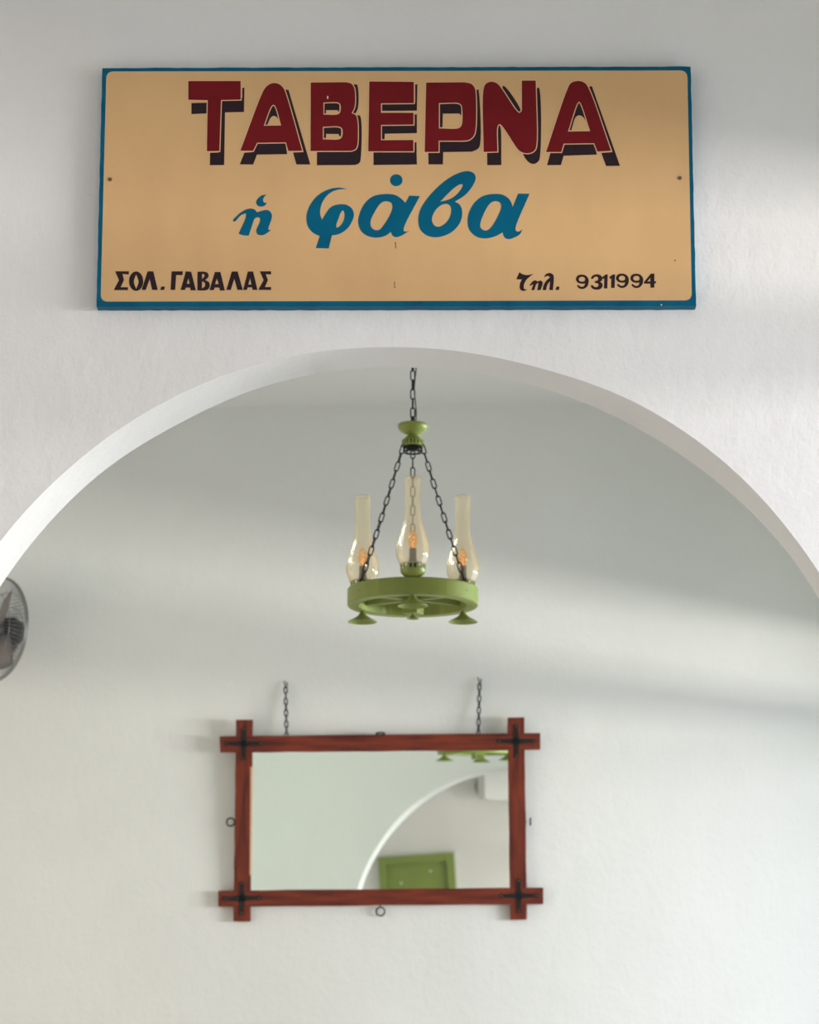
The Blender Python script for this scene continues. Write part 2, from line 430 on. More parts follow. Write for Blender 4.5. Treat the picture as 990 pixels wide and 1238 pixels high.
for k, (o, ink, sh) in RED.items():
    loops = [smooth(l) for l in ink]
    L0 = paint('letter', [(conv(loops[0], o, 9.9), [conv(l, o, 9.9) for l in loops[1:]])], .0007, M['red'], sign)
    L0['label'] = 'red capital letter'
    kl = [offset(loops[0], 11)] + [offset(l, -11) for l in loops[1:]]
    paint('keyline', [(conv(kl[0], o, 9.9), [conv(l, o, 9.9) for l in kl[1:]])], .0005, M['key'], L0)
    s_ = paint('letter_shadow', [(conv(smooth(l), o, 9.9), []) for l in sh], .0003, M['black'], L0)
    s_['label'] = 'black painted drop shadow'
ell = lambda cx, cy, a, b, n=20: [(cx + a*math.cos(2*PI*i/n), cy + b*math.sin(2*PI*i/n)) for i in range(n)]
paint('paint_chip', [(conv(ell(308, 277, 8, 20), (365, 90), 9.9), [])], .0009, M['chip'], sign)

BLUE = [
 ((270,225), 14.14, [([(165,590),(185,608),(215,592),(300,500),(388,465,c),(380,540),(260,815,c),(340,842),(435,847,c),(500,650),(535,560),(580,535),(625,550),(622,610),(562,760),(575,812),(610,836),(680,838),(750,800),(818,752,c),(770,748,c),(775,700),(825,560),(830,490),(790,425),(730,408),(660,422),(575,448,c),(540,405),(480,385),(400,397),(300,450),(220,520)], []),
   ([(742,145,c),(650,163),(585,220),(560,285),(590,335),(650,352),(710,332),(748,285,c),(700,282),(680,240),(700,185)], [])]),
 ((360,205), 9.9, [([(592,233,c),(500,217),(400,228),(280,280),(190,360),(125,470),(102,570),(120,680),(180,755),(262,797,c),(215,940,c),(370,945,c),(408,790,c),(500,770),(590,710),(650,620),(672,540),(650,470),(600,430),(540,415),(450,425),(390,455),(335,525),(290,602,c),(268,530),(280,430),(330,335),(400,272),(480,242)],
   [[(540,490),(556,520),(550,600),(510,670),(466,694),(462,660),(490,580),(515,515)]])]),
 ((425,205), 9.9, [([(645,398,c),(690,312,c),(818,318,c),(625,700),(628,735),(655,742),(692,733,c),(600,790),(530,810),(490,790),(470,748,c),(400,795),(290,815),(180,790),(110,730),(78,630),(95,530),(160,400),(260,320),(400,293),(520,305),(590,345)],
   [[(420,380),(475,400),(488,450),(460,540),(380,670),(330,722),(270,720),(232,680),(230,610),(270,520),(330,425),(370,390)]]),
   (ell(535, 128, 75, 71), [])]),
 ((495,205), 9.9, [([(543,385,c),(600,420),(630,490),(620,600),(560,700),(470,770),(330,811),(210,790),(130,720),(105,620),(115,520),(160,420),(250,300),(370,180),(500,85),(620,32),(710,20),(775,50),(792,110),(740,220),(660,310)],
   [[(370,385,c),(430,320),(530,225),(605,178),(636,180),(620,230),(550,310),(480,355)], [(460,415),(488,440),(498,500),(470,590),(420,650),(350,685),(300,670),(270,615),(275,560),(310,490),(370,432),(420,413)]])]),
 ((550,205), 9.9, [([(690,448,c),(755,288,c),(892,290,c),(725,700),(733,736),(765,742),(807,715,c),(780,770),(720,810),(640,833),(590,810),(570,753,c),(480,800),(360,825),(250,800),(170,720),(150,620),(165,520),(230,400),(330,320),(460,292),(570,302),(640,345),(672,392)],
   [[(490,378),(540,400),(552,450),(520,540),(440,680),(390,725),(340,725),(305,690),(307,630),(340,540),(400,430),(440,392)]])]),
]
def glyphs(L_, m, name, lab):
    for o, s, shapes in L_:
        sh = []
        for outer, holes in shapes:
            sh.append((conv(smooth(outer), o, s), [conv(smooth(h), o, s) for h in holes]))
        g = paint(name, sh, .0004, m, sign); g['label'] = lab
glyphs(BLUE, M['blue'], 'letter', 'blue script letter')
def P(*pts): return [(x, y, c) for x, y in pts]
o1, o2, o3, o4 = (135,320), (235,320), (615,320), (695,320)
SMALL = [
 (o1, 9.9, [(P((42,80),(207,80),(205,118),(130,112),(148,182),(108,270),(195,270),(195,305),(25,305),(88,185)), [])]),
 (o1, 9.9, [(ell(293,198,85,116,24), [[(293,115,c),(322,205),(293,292,c),(266,205)]])]),
 (o1, 9.9, [(P((430,80),(498,80),(552,303),(485,303),(455,172),(408,303),(358,303)), [])]),
 (o1, 9.9, [(P((595,262),(637,262),(628,303),(580,303)), [])]),
 (o1, 9.9, [(P((718,80),(852,80),(848,125),(772,125),(760,303),(705,303)), [])]),
 (o1, 9.9, [(P((888,80),(952,85),(1008,308),(945,308),(938,275),(888,275),(876,303),(825,303)), [P((918,165),(933,228),(900,228))])]),
 (o2, 9.9, [([(38,85,c),(120,85),(163,105),(168,145),(130,185,c),(175,212),(185,255),(160,298),(110,310),(35,308,c)], [[(92,110,c),(115,115),(120,140),(92,172,c)], [(92,200,c),(122,215),(126,258),(90,285,c)]])]),
 (o2, 9.9, [(P((245,88),(312,88),(365,310),(305,310),(298,275),(243,275),(232,305),(180,305)), [P((270,165),(290,232),(248,232))])]),
 (o2, 9.9, [(P((448,82),(518,82),(580,303),(515,303),(478,170),(435,303),(382,303)), [])]),
 (o2, 9.9, [(P((640,82),(703,82),(755,303),(697,303),(690,272),(640,272),(628,303),(583,303)), [P((668,160),(683,238),(645,238))])]),
 (o2, 9.9, [(P((783,80),(918,80),(918,118),(855,115),(880,185),(845,268),(918,268),(918,303),(765,303),(828,185)), [])]),
 (o3, 9.9, [([(128,90,c),(160,112),(220,125),(298,110,c),(250,145),(205,190),(180,250),(185,290),(222,298,c),(180,315),(145,305),(130,270),(140,210),(158,178,c),(90,175,c)], [])]),
 (o3, 9.9, [([(250,245,c),(290,197),(320,188),(345,200),(380,190),(405,210),(400,250),(380,305,c),(340,305,c),(352,240),(352,218),(330,235),(305,305,c),(270,305,c),(290,235),(262,255,c)], [])]),
 (o3, 9.9, [([(420,155,c),(445,115),(490,100),(530,120),(540,160),(528,305,c),(485,305,c),(495,200,c),(465,235),(445,305,c),(405,305,c),(420,240),(455,185),(490,152),(465,135)], [])]),
 (o3, 9.9, [(P((572,262),(607,262),(600,303),(558,303)), [])]),
]
glyphs(SMALL, M['black'], 'letter', 'small black letter')
def nine(dx, dy):
    t = lambda L_: [(p[0]+dx, p[1]+dy) + tuple(p[2:]) for p in L_]
    return [(t([(88,122),(130,135),(158,170),(162,205),(150,250),(120,280),(88,289),(50,280),(26,255,c),(38,244,c),(60,262),(90,268),(112,255),(124,222,c),(90,226),(45,218),(18,192),(16,160),(40,130)]),
             [t([(86,142),(56,150),(42,172),(52,198),(88,207),(118,196),(124,170),(112,150)])])]
DIG = [nine(0, 0),
 [([(192,162,c),(215,132),(260,118),(305,130),(325,160),(318,190),(295,203,c),(322,225),(328,255),(305,288),(260,298),(215,287),(190,258,c),(206,245,c),(235,270),(270,268),(285,245),(272,222),(240,216,c),(240,198,c),(270,192),(282,170),(270,145),(240,143),(210,170,c)], [])],
 [(P((328,150),(370,120),(390,120),(385,282),(350,282),(353,162),(335,168)), [])],
 [(P((413,150),(456,120),(478,120),(472,277),(435,277),(438,162),(420,168)), [])],
 nine(480, -12), nine(652, -11),
 [(P((910,110),(948,110),(948,198),(968,203),(968,220),(948,224),(948,273),(905,273),(905,226),(828,224),(828,210)), [P((905,150),(905,203),(860,205))])]]
for d in DIG:
    sh = [(conv(offset(smooth(a), 2.5), o4, 9.9), [conv(offset(smooth(h), -3.5), o4, 9.9) for h in hs]) for a, hs in d]
    g = paint('digit', sh, .0004, M['black'], sign); g['label'] = 'black telephone number digit'
# little pencil marks and specks on the tan paint
for x0, y0, x1, y1 in [(477.6,293,478.8,300.5),(476.6,341,477.2,348),(476.4,293,479,294),(475.6,341,478,341.7),(475.8,347.4,478.4,348)]:
    dx, dy = x1-x0, y1-y0
    paint('pencil_mark', [([sp(x0-.3, y0), sp(x1+.3-dx*.5 if dy > 3 else x1, y0 if dy > 3 else y0), sp(x1+.3, y1), sp(x0-.3+dx*.5, y1)], [])], .0003, M['mark'], sign, .0001)
paint('speck', [(conv(ell(816, 315, 1.2, 1.0, 10), (0, 0), 1), [])], .0003, M['mark'], sign, .0001)
for px, py in ((133, 217), (821.8, 215.3)):
    bm = bmesh.new(); x, z = sp(px, py)
    lathe(bm, [(0, 0), (.0046, 0), (.0042, .0016), (.002, .0024), (0, .0018)], 14)
    bmesh.ops.rotate(bm, cent=(0, 0, 0), matrix=Matrix.Rotation(PI/2, 3, 'X'), verts=bm.verts)
    bmesh.ops.translate(bm, vec=(x, -.0001, z), verts=bm.verts)
    obj('screw', bm, M['screw'], sign)
for px, py in ((119.5, 364.8), (508, 366), (799.5, 368.5)):
    bm = bmesh.new(); x, z = sp(px, py); lathe(bm, [(0, 0), (.0016, 0), (.0012, .0008), (0, .001)], 10)
    bmesh.ops.rotate(bm, cent=(0, 0, 0), matrix=Matrix.Rotation(PI/2, 3, 'X'), verts=bm.verts)
    bmesh.ops.translate(bm, vec=(x, 0, z), verts=bm.verts)
    obj('nail_head', bm, M['black'] if px < 700 else M['chip'], sign)

# ------------------------------------------------------------------ the chandelier
YC = 9.1; XC = (499 - 495) / FPX * 9.26
ZT = 3.246; ZU = 3.190             # top and underside of the wheel
chand = tag(empty('chandelier', Matrix.Translation((XC, YC, ZU))),
            'green wooden wheel chandelier on black chains with three amber glass oil-lamp chimneys', 'chandelier')
K = .00264
RO, RI, RL = .209, .170, .187
h = ZT - ZU
SEG = 12
for s in range(6):                 # six felloes, joints at 0, 60, 120 ... degrees
    bm = bmesh.new(); a0 = s*PI/3 + .0012; a1 = (s+1)*PI/3 - .0012; n = 14
    ring = []
    prof = [(RO-.003, 0), (RO, .003), (RO, h-.004), (RO-.004, h), (RI+.003, h), (RI, h-.003), (RI, .003), (RI+.003, 0)]
    for i in range(n+1):
        a = a0 + (a1-a0)*i/n
        ring.append([bm.verts.new(((r + (.002 if i in (0, n) and q_ in (5, 6) else 0))*math.cos(a), (r + (.002 if i in (0, n) and q_ in (5, 6) else 0))*math.sin(a), z)) for q_, (r, z) in enumerate(prof)])
    for a_, b_ in zip(ring, ring[1:]):
        for k in range(8): bm.faces.new((a_[k], a_[(k+1) % 8], b_[(k+1) % 8], b_[k]))
    bm.faces.new(ring[0]); bm.faces.new(ring[-1][::-1])
    obj('wheel_rim_segment', bm, M['green'], chand, auto=40)
for s in range(6):                 # spokes at 30, 90, 150 ...
    bm = bmesh.new(); a = PI/6 + s*PI/3
    m_ = Matrix.Rotation(a, 4, 'Z')
    box(bm, (.024, -.011, h*.30), (RI+.004, .011, h*.72), m_, bev=.003)
    obj('wheel_spoke', bm, M['green'], chand)
bm = bmesh.new(); box(bm, (-.027, -.027, -.026), (.027, .027, h-.006), Matrix.Rotation(math.radians(-25), 4, 'Z'), bev=.002)
obj('wheel_hub', bm, M['green'], chand)
def shell(prof, t=.0018):
    return prof + [(max(r-t, .0001), z+ (t*.6)) for r, z in prof[::-1]]
bell_prof = [(.0075, 0), (.009, -.006), (.014, -.013), (.026, -.022), (.040, -.029), (.0475, -.034)]
def bell(px_, py_, z0, s=1.0, name='drip_bell'):
    bm = bmesh.new()
    out_ = [(r*s, z*s) for r, z in bell_prof]
    inn = [(r*s-.0022, z*s-.0012) for r, z in bell_prof[:-1]] + [(.0470*s, -.0352*s)]
    lathe(bm, [(0, 0)] + out_ + inn[::-1] + [(0, -.002)], 40, (px_, py_, z0))
    o = obj(name, bm, M['green'], chand, auto=50)
    bm = bmesh.new(); lathe(bm, [(r*s, z*s) for r, z in [(0, -.003), (.007, -.003), (.007, -.013), (.003, -.014), (.003, -.026), (0, -.027)]], 6, (px_, py_, z0))
    obj('bell_nut', bm, M['green'], o)
    return o
# lamps: one at the front, two behind
cup_prof = [(.013, 0), (.018, .001), (.026, .004), (.034, .010), (.0385, .018), (.0398, .026)]
def crown_mesh(name, parent, flip=False, c0=(0, 0, 0), m=None):
    """bowl with a slotted collar: fifteen teeth under a thin ring"""
    bm = bmesh.new()
    lathe(bm, [(0, 0)] + cup_prof + [(.0378, .026)] + [(r-.002, z+.001) for r, z in cup_prof[::-1][1:]] + [(0, .002)], 45)
    for i in range(16):
        a = 2*PI*i/16; box(bm, (.0376, -.0036, .0255), (.0396, .0036, .0415), Matrix.Rotation(a, 4, 'Z'))
    lathe(bm, [(.0374, .041), (.0398, .041), (.0400, .044), (.0374, .044)], 45, close=True)
    if flip: bmesh.ops.scale(bm, vec=(1, 1, -1), verts=bm.verts)
    bmesh.ops.translate(bm, vec=c0, verts=bm.verts)
    return obj(name, bm, m or M['green'], parent, auto=50)
chim = [(576.6, 9.8), (577.4, 10.0), (590, 9.6), (602, 9.35), (613.6, 9.3), (624.5, 10.2), (635.4, 12.6), (646, 16.0), (652, 18.1), (658, 19.7), (665, 20.7), (669, 20.7), (673.6, 20.0), (679, 18.0), (684, 15.9)]
first_l = {}
for a in (-PI/2, PI/6, 5*PI/6):
    x, y = RL*math.cos(a), RL*math.sin(a)
    g = crown_mesh('lamp_cup', chand, c0=(x, y, h))
    bm = bmesh.new()
    prof = [(r*.00259, (699-py)*K) for py, r in chim[::-1]]
    fine = []
    for i in range(len(prof)-1):
        for k in range(3):
            t = k/3; p0 = prof[max(i-1, 0)]; p1 = prof[i]; p2 = prof[i+1]; p3 = prof[min(i+2, len(prof)-1)]
            fine.append(tuple(.5*(2*p1[j] + (p2[j]-p0[j])*t + (2*p0[j]-5*p1[j]+4*p2[j]-p3[j])*t*t + (3*p1[j]-p0[j]-3*p2[j]+p3[j])*t**3) for j in (0, 1)))
    fine.append(prof[-1])
    lathe(bm, fine, 56, (x, y, h))
    lathe(bm, [(fine[-1][0]+.0006, fine[-1][1]-.0015), (fine[-1][0]+.0010, fine[-1][1]), (fine[-1][0], fine[-1][1]+.001), (fine[-1][0]-.001, fine[-1][1])], 56, (x, y, h), close=True)
    ch = obj('glass_chimney', bm, M['chimney'], chand, smooth=True)
    bm = bmesh.new()
    lathe(bm, [(0, .003), (.013, .003), (.0145, .02), (.0145, .052), (.0125, .058), (.0115, .070), (.0115, .092), (.009, .094), (0, .094)], 24, (x, y, h))
    obj('lamp_socket', bm, M['socket'], chand, auto=40)
    bm = bmesh.new()
    lathe(bm, [(.008, .092), (.0095, .100), (.0145, .108), (.0165, .117), (.0162, .126), (.0135, .137), (.0085, .146), (.003, .1515), (0, .153)], 28, (x, y, h))
    b_ = obj('light_bulb', bm, M['bulb'], chand, smooth=True)
    bm = bmesh.new()
    pts = [(x + .006*math.cos(t*2.6), y + .006*math.sin(t*2.6), h + .100 + t*.006) for t in np.linspace(0, 7, 40)]
    tube(bm, pts, .0009, 6); lathe(bm, [(.0022, .092), (.0022, .115), (0, .116)], 10, (x, y, h))
    if 'fil' not in M:
        M['fil'] = mat('glowing_filament', (1, .45, .1), .5)
        bs = M['fil'].node_tree.nodes['Principled BSDF']; bs.inputs['Emission Color'].default_value = (1, .42, .08, 1); bs.inputs['Emission Strength'].default_value = 1.0
    obj('filament', bm, M['fil'], b_, smooth=True)
    bell(x, y, 0)
bell(0, 0, -.0262, .42, 'hub_bell')
for a in (-PI/2-.95, -PI/2+.95):
    bm = bmesh.new(); lathe(bm, [(0, 0), (.0028, 0), (.002, .0012), (0, .0016)], 10)
    bmesh.ops.rotate(bm, cent=(0, 0, 0), matrix=Matrix.Rotation(PI/2, 3, 'Y'), verts=bm.verts)
    bmesh.ops.translate(bm, vec=(RO-.0004, 0, h*.5), verts=bm.verts)
    bmesh.ops.rotate(bm, cent=(0, 0, 0), matrix=Matrix.Rotation(a, 3, 'Z'), verts=bm.verts)
    obj('rim_screw', bm, M['screw'], chand)
# canopy: upturned bowl over a slotted collar, black iron gallery ring below
def zr(py): return zat(py, YC) - ZU
z527 = zr(527)
bm = bmesh.new()
bowl = [(.0145, zr(525.6)), (.027, zr(524.2)), (.040, zr(521.3)), (.0465, zr(518.5)), (.0490, zr(515.8)), (.0483, zr(513.4)), (.0460, zr(512.8)), (.045, zr(515.2)), (.036, zr(519.5)), (.012, zr(523)), (0, zr(523))]
lathe(bm, [(0, zr(526))] + bowl, 45)
obj('canopy_bowl', bm, M['green'], chand, auto=60)
bm = bmesh.new()
za, zb1, zs = zr(533.0), zr(539.8), zr(537.8)
lathe(bm, [(.0135, zr(525.2)), (.016, zr(526.6)), (.022, zr(528.4)), (.029, zr(530.6)), (.0345, zr(532.4)), (.0358, za), (.0336, za), (.027, zr(531.4)), (.012, zr(527.6)), (0, zr(527.6))], 45)
for i in range(18): box(bm, (.0337, -.0039, zs-.001), (.0358, .0039, za+.001), Matrix.Rotation(2*PI*(i+.5)/18, 4, 'Z'))
lathe(bm, [(.0337, zs), (.0358, zs), (.0350, zb1), (.0330, zb1)], 45, close=True)
obj('canopy_collar', bm, M['green'], chand, auto=50)
zc = zb1
bm = bmesh.new()
lathe(bm, [(.030, zc-.002), (.033, zc-.002), (.033, zc+.004), (.030, zc+.004)], 36, close=True)
lathe(bm, [(.026, zc-.021), (.031, zc-.021), (.031, zc-.016), (.026, zc-.016)], 36, close=True)
for i in range(14):
    box(bm, (.0285, -.0018, zc-.018), (.0315, .0018, zc), Matrix.Rotation(2*PI*i/14, 4, 'Z'))
for i in range(2): box(bm, (-.030, -.003, zc-.001), (.030, .003, zc+.003), Matrix.Rotation(PI*i/2, 4, 'Z'))
lathe(bm, [(0, zc-.016), (.009, zc-.016), (.009, zc+.02), (0, zc+.02)], 12)
lathe(bm, [(0, zc+.004), (.0325, zc+.004), (.0325, zc+.019), (0, zc+.019)], 30)
obj('iron_gallery', bm, M['iron'], chand)
# chain links share one mesh
def link_mesh(name, L_, W_, r, m):
    bm = bmesh.new(); pts = []; R_ = W_/2 - r; H_ = L_/2 - W_/2
    for i in range(9): a = PI*i/8; pts.append((R_*math.cos(a), 0, H_ + R_*math.sin(a)))
    for i in range(9): a = PI + PI*i/8; pts.append((R_*math.cos(a), 0, -H_ + R_*math.sin(a)))
    tube(bm, pts, r, 7, closed=True)
    me = bpy.data.meshes.new(name); bmesh.ops.recalc_face_normals(bm, faces=bm.faces); bm.to_mesh(me); bm.free()
    for p in me.polygons: p.use_smooth = True
    me.materials.append(m); return me
LM = link_mesh('chain_link', .0385, .0175, .0022, M['iron'])
def chain(p0, p1, me, pitch, parent, name='chain_link', twist=0, sag=0):
    p0, p1 = Vector(p0), Vector(p1); n = max(1, round((p1-p0).length/pitch)); d = (p1-p0)/n
    zz = (p1-p0).normalized(); fr_ = Vector((0, -1, 0)) if abs(zz.y) < .9 and name == 'chain_link' else Vector((0, 0, 1))
    yy = (fr_ - zz*fr_.dot(zz)).normalized(); xx = yy.cross(zz)
    q0 = Matrix((xx, yy, zz)).transposed().to_quaternion()
    for i in range(n):
        o = bpy.data.objects.new(name, me); COL.objects.link(o); o.parent = parent
        o.location = p0 + d*(i+.5) + Vector((0, 0, -sag*math.sin(PI*(i+.5)/n)))
        ang = twist + (PI/2 if i % 2 else 0) + random.uniform(-.12, .12)
        o.rotation_mode = 'QUATERNION'; o.rotation_quaternion = q0 @ Matrix.Rotation(ang, 4, 'Z').to_quaternion()
RT = .0300
for a in (PI/2, -PI/6, -5*PI/6):
    top = (.034*math.cos(a), .034*math.sin(a), zc+.001); bot = (RL*math.cos(a), RL*math.sin(a), h+.012)
    chain(top, bot, LM, RT, chand, twist={0: .1}.get(0) if a > 0 else .22, sag=.006)
    bm = bmesh.new(); x, y = RL*math.cos(a), RL*math.sin(a)
    tube(bm, [(x+.007*math.cos(t), y, h+.008+.007*math.sin(t)) for t in np.linspace(0, 2*PI, 13)[:-1]], .0022, 7, closed=True)
    lathe(bm, [(0, 0), (.004, 0), (.004, .003), (0, .003)], 10, (x, y, h-.001))
    obj('screw_eye', bm, M['iron'], chand, smooth=True)
ztop = ZB - ZU
zb_ = zr(513)
chain((0, 0, zb_+.022), (0, 0, ztop-.05), LM, .0315, chand, twist=.25)
bm = bmesh.new(); lathe(bm, [(0, zr(523)), (.006, zr(523)), (.0075, zb_+.004), (.006, zb_+.026), (0, zb_+.028)], 12)
obj('chain_shackle', bm, M['iron'], chand, auto=50)
bm = bmesh.new()
pts = []
for i in range(60):
    t = i/59; z = zb_+.01 + (ztop-.03-zb_)*t
    pts.append((.0080 + .0030*math.sin(t*31+.6), -.006+.003*math.cos(t*23), z))
tube(bm, pts, .0023, 6); obj('power_cord', bm, M['cord'], chand, smooth=True)
bm = bmesh.new(); tube(bm, [(0, 0, ztop), (0, 0, ztop-.02), (.009, 0, ztop-.028), (.011, 0, ztop-.040), (.004, 0, ztop-.052), (-.006, 0, ztop-.050)], .0028, 8)
lathe(bm, [(0, ztop-.012), (.02, ztop-.012), (.045, ztop), (0, ztop)], 30)
obj('ceiling_hook', bm, M['iron'], chand, auto=50)

# ------------------------------------------------------------------ the mirror
MN = Vector((-math.sin(PSI)*math.cos(TAU), -math.cos(PSI)*math.cos(TAU), -math.sin(TAU)))   # its facing
P0 = wall_pt(459, 1096, .035)
MU = Vector((math.cos(PSI), -math.sin(PSI), 0)); MV = MU.cross(MN) * -1
if MV.z < 0: MV = -MV
MM = Matrix((( MU.x, MV.x, MN.x, P0.x), (MU.y, MV.y, MN.y, P0.y), (MU.z, MV.z, MN.z, P0.z), (0, 0, 0, 1)))
mir = tag(empty('wall_mirror', MM), 'rectangular mirror in a red-brown crossed-corner wooden frame hung on two chains', 'mirror')
MI = MM.inverted()
def mp_(px, py):                    # picture point on the frame's front plane, mirror frame coordinates (u right, v up)
    d = ray(px, py); t = (P0 - EYE).dot(MN) / d.dot(MN); return MI @ (EYE + d*t)
def bar(name, quad, z0, z1, m, seed):
    """one frame member from its picture outline tl, tr, br, bl"""
    rnd = random.Random(seed); bm = bmesh.new()
    Q = [mp_(*p) for p in quad]; n = 14; horiz = abs(quad[1][0]-quad[0][0]) > abs(quad[3][1]-quad[0][1])
    A, B_ = (Q[0], Q[1]), (Q[3], Q[2])
    if not horiz: A, B_ = (Q[0], Q[3]), (Q[1], Q[2])
    rows = []
    for i in range(n+1):
        t = i/n; j = rnd.uniform(-.0011, .0011); k = rnd.uniform(-.0011, .0011)
        a = A[0].lerp(A[1], t); b = B_[0].lerp(B_[1], t)
        dj = Vector((0, 1, 0)) if horiz else Vector((1, 0, 0))
        a = a + dj*j; b = b + dj*k
        rows.append([bm.verts.new((a.x, a.y, z1)), bm.verts.new((b.x, b.y, z1)), bm.verts.new((b.x, b.y, z0)), bm.verts.new((a.x, a.y, z0))])
    for r0, r1 in zip(rows, rows[1:]):
        for k in range(4): bm.faces.new((r0[k], r0[(k+1) % 4], r1[(k+1) % 4], r1[k]))
    bm.faces.new(rows[0][::-1]); bm.faces.new(rows[-1])
    bmesh.ops.recalc_face_normals(bm, faces=bm.faces)
    es = [e for e in bm.edges if len(e.link_faces) == 2 and e.calc_face_angle(0) > 1]
    bmesh.ops.bevel(bm, geom=es, offset=.0018, segments=2, affect='EDGES')
    return obj(name, bm, m, mir)
TH = .028
bar('frame_stile', [(285.2,870),(305,870),(302.3,1114),(282,1114)], -TH, -.0015, M['wood_v'], 1)
bar('frame_stile', [(613.2,867.5),(633.6,867),(637,1111.6),(616.6,1112)], -TH, -.0015, M['wood_v'], 2)
bar('frame_rail', [(265.4,890),(653,886.2),(653,906.2),(266,909.4)], -TH+.001, 0, M['wood_h'], 3)
bar('frame_rail', [(263.6,1076.6),(656.6,1073),(656.6,1092.8),(263.8,1096)], -TH+.001, 0, M['wood_h'], 4)
# worn bare edge of the left stile towards the glass
Q = [mp_(302.6, 927), mp_(304.8, 927), mp_(303.2, 1058), mp_(301.6, 1058)]
bm = bmesh.new(); fr = [bm.verts.new((q_.x, q_.y, -.0006)) for q_ in Q]; bk = [bm.verts.new((q_.x, q_.y, -.012)) for q_ in Q]
bm.faces.new(fr); bm.faces.new(bk[::-1])
for i in range(4): bm.faces.new((fr[i], bk[i], bk[(i+1) % 4], fr[(i+1) % 4]))
obj('worn_edge', bm, M['raw'], mir)
Q = [mp_(298, 900), mp_(620, 897), mp_(622, 1082), mp_(297, 1084)]
bm = bmesh.new()
us = [q_.x for q_ in Q]; vs_ = [q_.y for q_ in Q]
box(bm, (min(us), min(vs_), -.020), (max(us), max(vs_), -.014))
obj('mirror_glass', bm, M['mirror'], mir)
bm = bmesh.new(); box(bm, (min(us), min(vs_), -.026), (max(us), max(vs_), -.0205)); obj('backing_board', bm, M['wood_h'], mir)
# black iron cross straps on the four corners
for cx, cy in ((294.5, 899), (624, 896), (292.5, 1086), (627, 1083)):
    o_ = mp_(cx, cy); bm = bmesh.new(); a = .082; t = .0125
    st = bm
    for k in range(4):
        m_ = Matrix.Translation(o_ + Vector((0, 0, .0004))) @ Matrix.Rotation(k*PI/2, 4, 'Z')
        L_ = a*(1.0 if k % 2 == 0 else .86)
        v = [bm.verts.new(m_ @ Vector(p)) for p in [(0, -t, 0), (L_*.55, -t*.62, 0), (L_*.80, -t*.55, 0), (L_*.88, -t*.9, 0), (L_, 0, 0), (L_*.88, t*.9, 0), (L_*.80, t*.55, 0), (L_*.55, t*.62, 0), (0, t, 0)]]
        v2 = [bm.verts.new(p.co + Vector((0, 0, .0028))) for p in v]
        bm.faces.new(v2); bm.faces.new(v[::-1])
        for i in range(9): j = (i+1) % 9; bm.faces.new((v[i], v[j], v2[j], v2[i]))
    s_ = obj('corner_strap', bm, M['iron'], mir)
    for k in range(4):
        m_ = Matrix.Translation(o_) @ Matrix.Rotation(k*PI/2, 4, 'Z'); p = m_ @ Vector((a*(.86 if k % 2 == 0 else .74), 0, .003))
        bm = bmesh.new(); lathe(bm, [(0, 0), (.0035, 0), (.003, .002), (0, .003)], 10, tuple(p)); obj('strap_rivet', bm, M['screw'], s_)
# little iron rings on eye screws at the middle of each side
def ringat(px, py, R_, axis, stem):
    o_ = mp_(px, py); bm = bmesh.new(); zc_ = -.016
    pts = []
    for i in range(20):
        t = 2*PI*i/20
        if axis == 'face': pts.append((o_.x+R_*math.cos(t), o_.y+R_*math.sin(t), zc_))
        elif axis == 'side': pts.append((o_.x, o_.y+R_*math.cos(t), zc_+R_*math.sin(t)))
        else: pts.append((o_.x+R_*math.cos(t), o_.y+R_*.18*math.sin(t), zc_+R_*.95*math.sin(t)))
    tube(bm, pts, .0034, 7, closed=True)
    tube(bm, [(o_.x+stem[0]*R_, o_.y+stem[1]*R_, zc_), (o_.x+stem[0]*(R_+.012), o_.y+stem[1]*(R_+.012), zc_)], .0022, 7)
    obj('iron_ring', bm, M['iron'], mir, smooth=True)
ringat(278.2, 993.6, .0165, 'face', (1, 0)); ringat(459.5, 1101.8, .0175, 'face', (0, 1))
ringat(641.0, 993, .014, 'side', (-1, 0)); ringat(459.5, 886.5, .0175, 'flat', (0, -1))
# hanging chains from the back of the top rail up to hooks in the wall
LM2 = link_mesh('hanging_chain_link', .0330, .0185, .0029, M['iron'])
for (bx, by), (tx, ty) in (((346, 889), (345.2, 831)), ((578, 887), (579.6, 827))):
    b = mp_(bx, by); b = Vector((b.x, b.y-.012, -.016))
    tp = MI @ wall_pt(tx, ty, .022)
    chain(b, tp, LM2, .0252, mir, 'hanging_chain_link', twist=.3)
    w0 = MI @ wall_pt(tx-1.6, ty-7.5, 0); w1 = MI @ wall_pt(tx-1.2, ty-5, .02); w2 = MI @ wall_pt(tx, ty+1, .026); w3 = MI @ wall_pt(tx+1.6, ty-1.5, .027); w4 = MI @ wall_pt(tx+1.8, ty-6, .024)
    bm = bmesh.new(); tube(bm, [w0, w1, w2, w3, w4], .0026, 7); obj('wall_hook', bm, M['iron'], mir, smooth=True)

